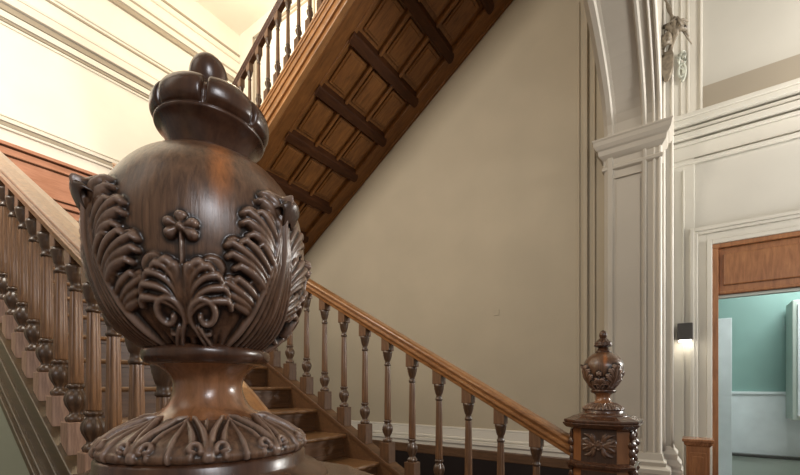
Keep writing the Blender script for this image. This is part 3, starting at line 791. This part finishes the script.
for i in range(len(ribs)):
    a, b_ = allr[i]+.055, allr[i+1]-.055
    if a < U0: continue
    for j in range(3):
        y0, y1 = 3.68+pw*j, 3.68+pw*(j+1)
        mb = MB()
        if j: slab(mb, a, b_, y0-.022, y0+.022, -.012, .05)
        slab(mb, a+.045, b_-.045, y0+.065, y1-.065, .018, .05); slab(mb, a+.075, b_-.075, y0+.095, y1-.095, .004, .05)
        mb.build('soffit_panel', M['soffit'], uf, O, .008)

# ------------------------------------------------------------------ wooden pedestal by the door, wall light, ornaments, cover plate
lp = thing('wooden_post', 'low panelled oak post with flat cap standing left of the glazed door', 'post', W(-.08, 5.35, H0)); O = lp.location.copy()
mb = MB(); mb.box(-.17, .03, 5.25, 5.45, H0, -.60); mb.build('post_body', M['door_wood'], lp, O, .006)
mb = MB(); mb.stack(-.17, .03, 5.25, 5.45, [(-.62, 0), (-.60, .018), (-.575, .022), (-.57, .035), (-.545, .035), (-.54, .03)]); mb.build('post_cap', M['oak_stem'], lp, O, .003)
mb = MB(); mb.box(-.14, 0, 5.242, 5.25, -1.3, -.68); mb.box(-.115, -.025, 5.236, 5.25, -1.26, -.72); mb.build('post_panel', M['door_wood'], lp, O, .005)

wl = thing('wall_light', 'small dark box wall light glowing downward beside the door casing', 'wall light', W(.04, YD-.05, .50)); O = wl.location.copy()
mb = MB(); mb.box(-.03, .115, YD-.20, YD-.055, .53, .72); mb.build('lamp_housing', M['metal'], wl, O, .008)
mb = MB(); mb.box(.015, .07, YD-.06, YD-.0, .57, .68); mb.build('wall_bracket', M['metal'], wl, O, .004)
mb = MB(); mb.box(-.015, .10, YD-.185, YD-.07, .518, .532); mb.build('lamp_glass', M['glow'], wl, O, .002)

om = thing('carved_ornament', 'bronze coloured acanthus scroll ornament on top of the narrow grey pilaster', 'ornament', W(.19, 5.40, 4.0)); O = om.location.copy()
def leafy(mb, u, y, h, sc, seed):
    rnd = random.Random(seed)
    for k in range(9):
        a = rnd.uniform(-.5, PI+.5) if k else PI/2; ln = sc*rnd.uniform(.6, 1.15)
        pts = []; rad = []
        for i in range(9):
            t = i/8; aa = a + t*t*rnd.choice((-1, 1))*.25*(1 if k % 2 else -1)*4
            r = ln*t
            pts.append(W(min(.235, u-r*math.cos(aa)*.62), y-.03-.10*sc/.3*math.sin(PI*t), h+r*math.sin(aa)))
            rad.append(.004+.030*sc/.3*math.sin(PI*min(1, t*.9+.08))*(1+.35*math.cos(i*2.4)))
        tube(mb, pts, rad, 8)
mb = MB(); leafy(mb, .155, 5.36, 3.72, .26, 5); mb.build('leaf_spray', M['bronze'], om, O)
mb = MB()
pts = [W(.19-.05*math.sin(i*.32), 5.36, 3.62+i*.055) for i in range(16)]
tube(mb, pts, [.030-.0012*i+.008*math.cos(i*2) for i in range(16)]); mb.build('stem', M['bronze'], om, O)
mb = MB(); mb.stack(.16, .25, 5.33, 5.42, [(3.36, -.03), (3.42, -.005), (3.46, .01), (3.52, .015), (3.60, .02), (3.66, .005)]); mb.build('bracket', M['bronze'], om, O, .005)
op = thing('carved_ornament', 'small pale plaster scroll ornament just below the bronze leaf spray', 'ornament', W(.06, YD-.08, 3.1)); O = op.location.copy()
mb = MB(); P = []
for i in range(26):
    t = i/25; a = -PI/2+t*3.2*PI; r = .085*(1-.7*t); P.append(W(.075-r*.5*math.cos(a), YD-.09, 3.62+r*1.3*math.sin(a)))
tube(mb, P, .014); leafy(mb, .075, YD-.07, 3.76, .10, 9); mb.build('scroll', M['plaster'], op, O)

cp = thing('cover_plate', 'small blank beige cover plate on the big beige wall', 'cover plate', W(2.12, YB, .95)); O = cp.location.copy()
mb = MB(); mb.box(2.08, 2.16, YB-.008, YB, .96, 1.04); mb.build('plate', M['beige'], cp, O, .003)

# ------------------------------------------------------------------ lights
def area(name, loc, target, energy, size, color, size_y=None):
    l = bpy.data.lights.new(name, 'AREA'); l.energy = energy; l.size = size; l.color = color
    if size_y: l.shape = 'RECTANGLE'; l.size_y = size_y
    o = bpy.data.objects.new(name, l); C.objects.link(o); o.location = loc
    o.rotation_euler = (Vector(target)-Vector(loc)).to_track_quat('-Z', 'Y').to_euler(); return o
def point(name, loc, energy, color, r=.15):
    l = bpy.data.lights.new(name, 'POINT'); l.energy = energy; l.color = color; l.shadow_soft_size = r
    o = bpy.data.objects.new(name, l); C.objects.link(o); o.location = loc; return o
area('landing_window_light', W(4.0, -2.2, 4.6), W(UE, 2.2, 4.6), 460, 2.2, (1, .92, .80))
point('upper_warm_light', W(5.9, 4.3, 6.6), 90, (1, .84, .62), .3)
area('hall_daylight', W(-2.8, -1.0, 1.6), W(3, 3.5, 0.4), 20, 1.2, (.96, .97, 1))
area('entrance_daylight', W(-3.4, 5.35, 1.4), W(1, 5.4, 1.8), 190, .7, (1, .98, .94))
area('entrance_upper_light', W(-2.1, 4.2, 3.2), W(-.8, 5.8, 5.0), 62, .8, (1, .95, .87))
area('window_glint', W(-1.7, -.9, 1.5), W(.44, .25, .1), 17, .45, (.95, .95, 1))
area('stairwell_light', W(1.5, -2.0, 3.0), W(2.0, 5.2, .8), 14, 2.0, (1, .90, .76))
point('stair_fill', W(3.4, 1.5, 2.1), 14, (1, .74, .45), .15)  # unseen fill light added to brighten the dim flight
point('step_fill', W(1.5, 1.15, .5), 8, (1, .72, .38), .08)  # small unseen fill, added to throw a golden light on the risers
area('far_room_light', W(-1.6, 7.1, 2.3), W(-1.6, 7.2, -1), 85, 1.2, (.95, 1, 1))
w = bpy.data.worlds.new('world'); bpy.context.scene.world = w; w.use_nodes = True
w.node_tree.nodes['Background'].inputs[0].default_value = (1, .93, .84, 1); w.node_tree.nodes['Background'].inputs[1].default_value = .22

# ------------------------------------------------------------------ camera
cam = bpy.data.cameras.new('camera'); co = bpy.data.objects.new('camera', cam); C.objects.link(co)
cam.lens = 36*410/800; cam.sensor_width = 36; cam.shift_y = (387-237.5)/800; cam.clip_start = .02
co.location = W(0, 0, 0); co.rotation_euler = (PI/2, 0, math.atan2(.577, .817))
bpy.context.scene.camera = co
sc = bpy.context.scene; sc.view_settings.view_transform = 'Standard'; sc.view_settings.look = 'None'; sc.view_settings.exposure = 0
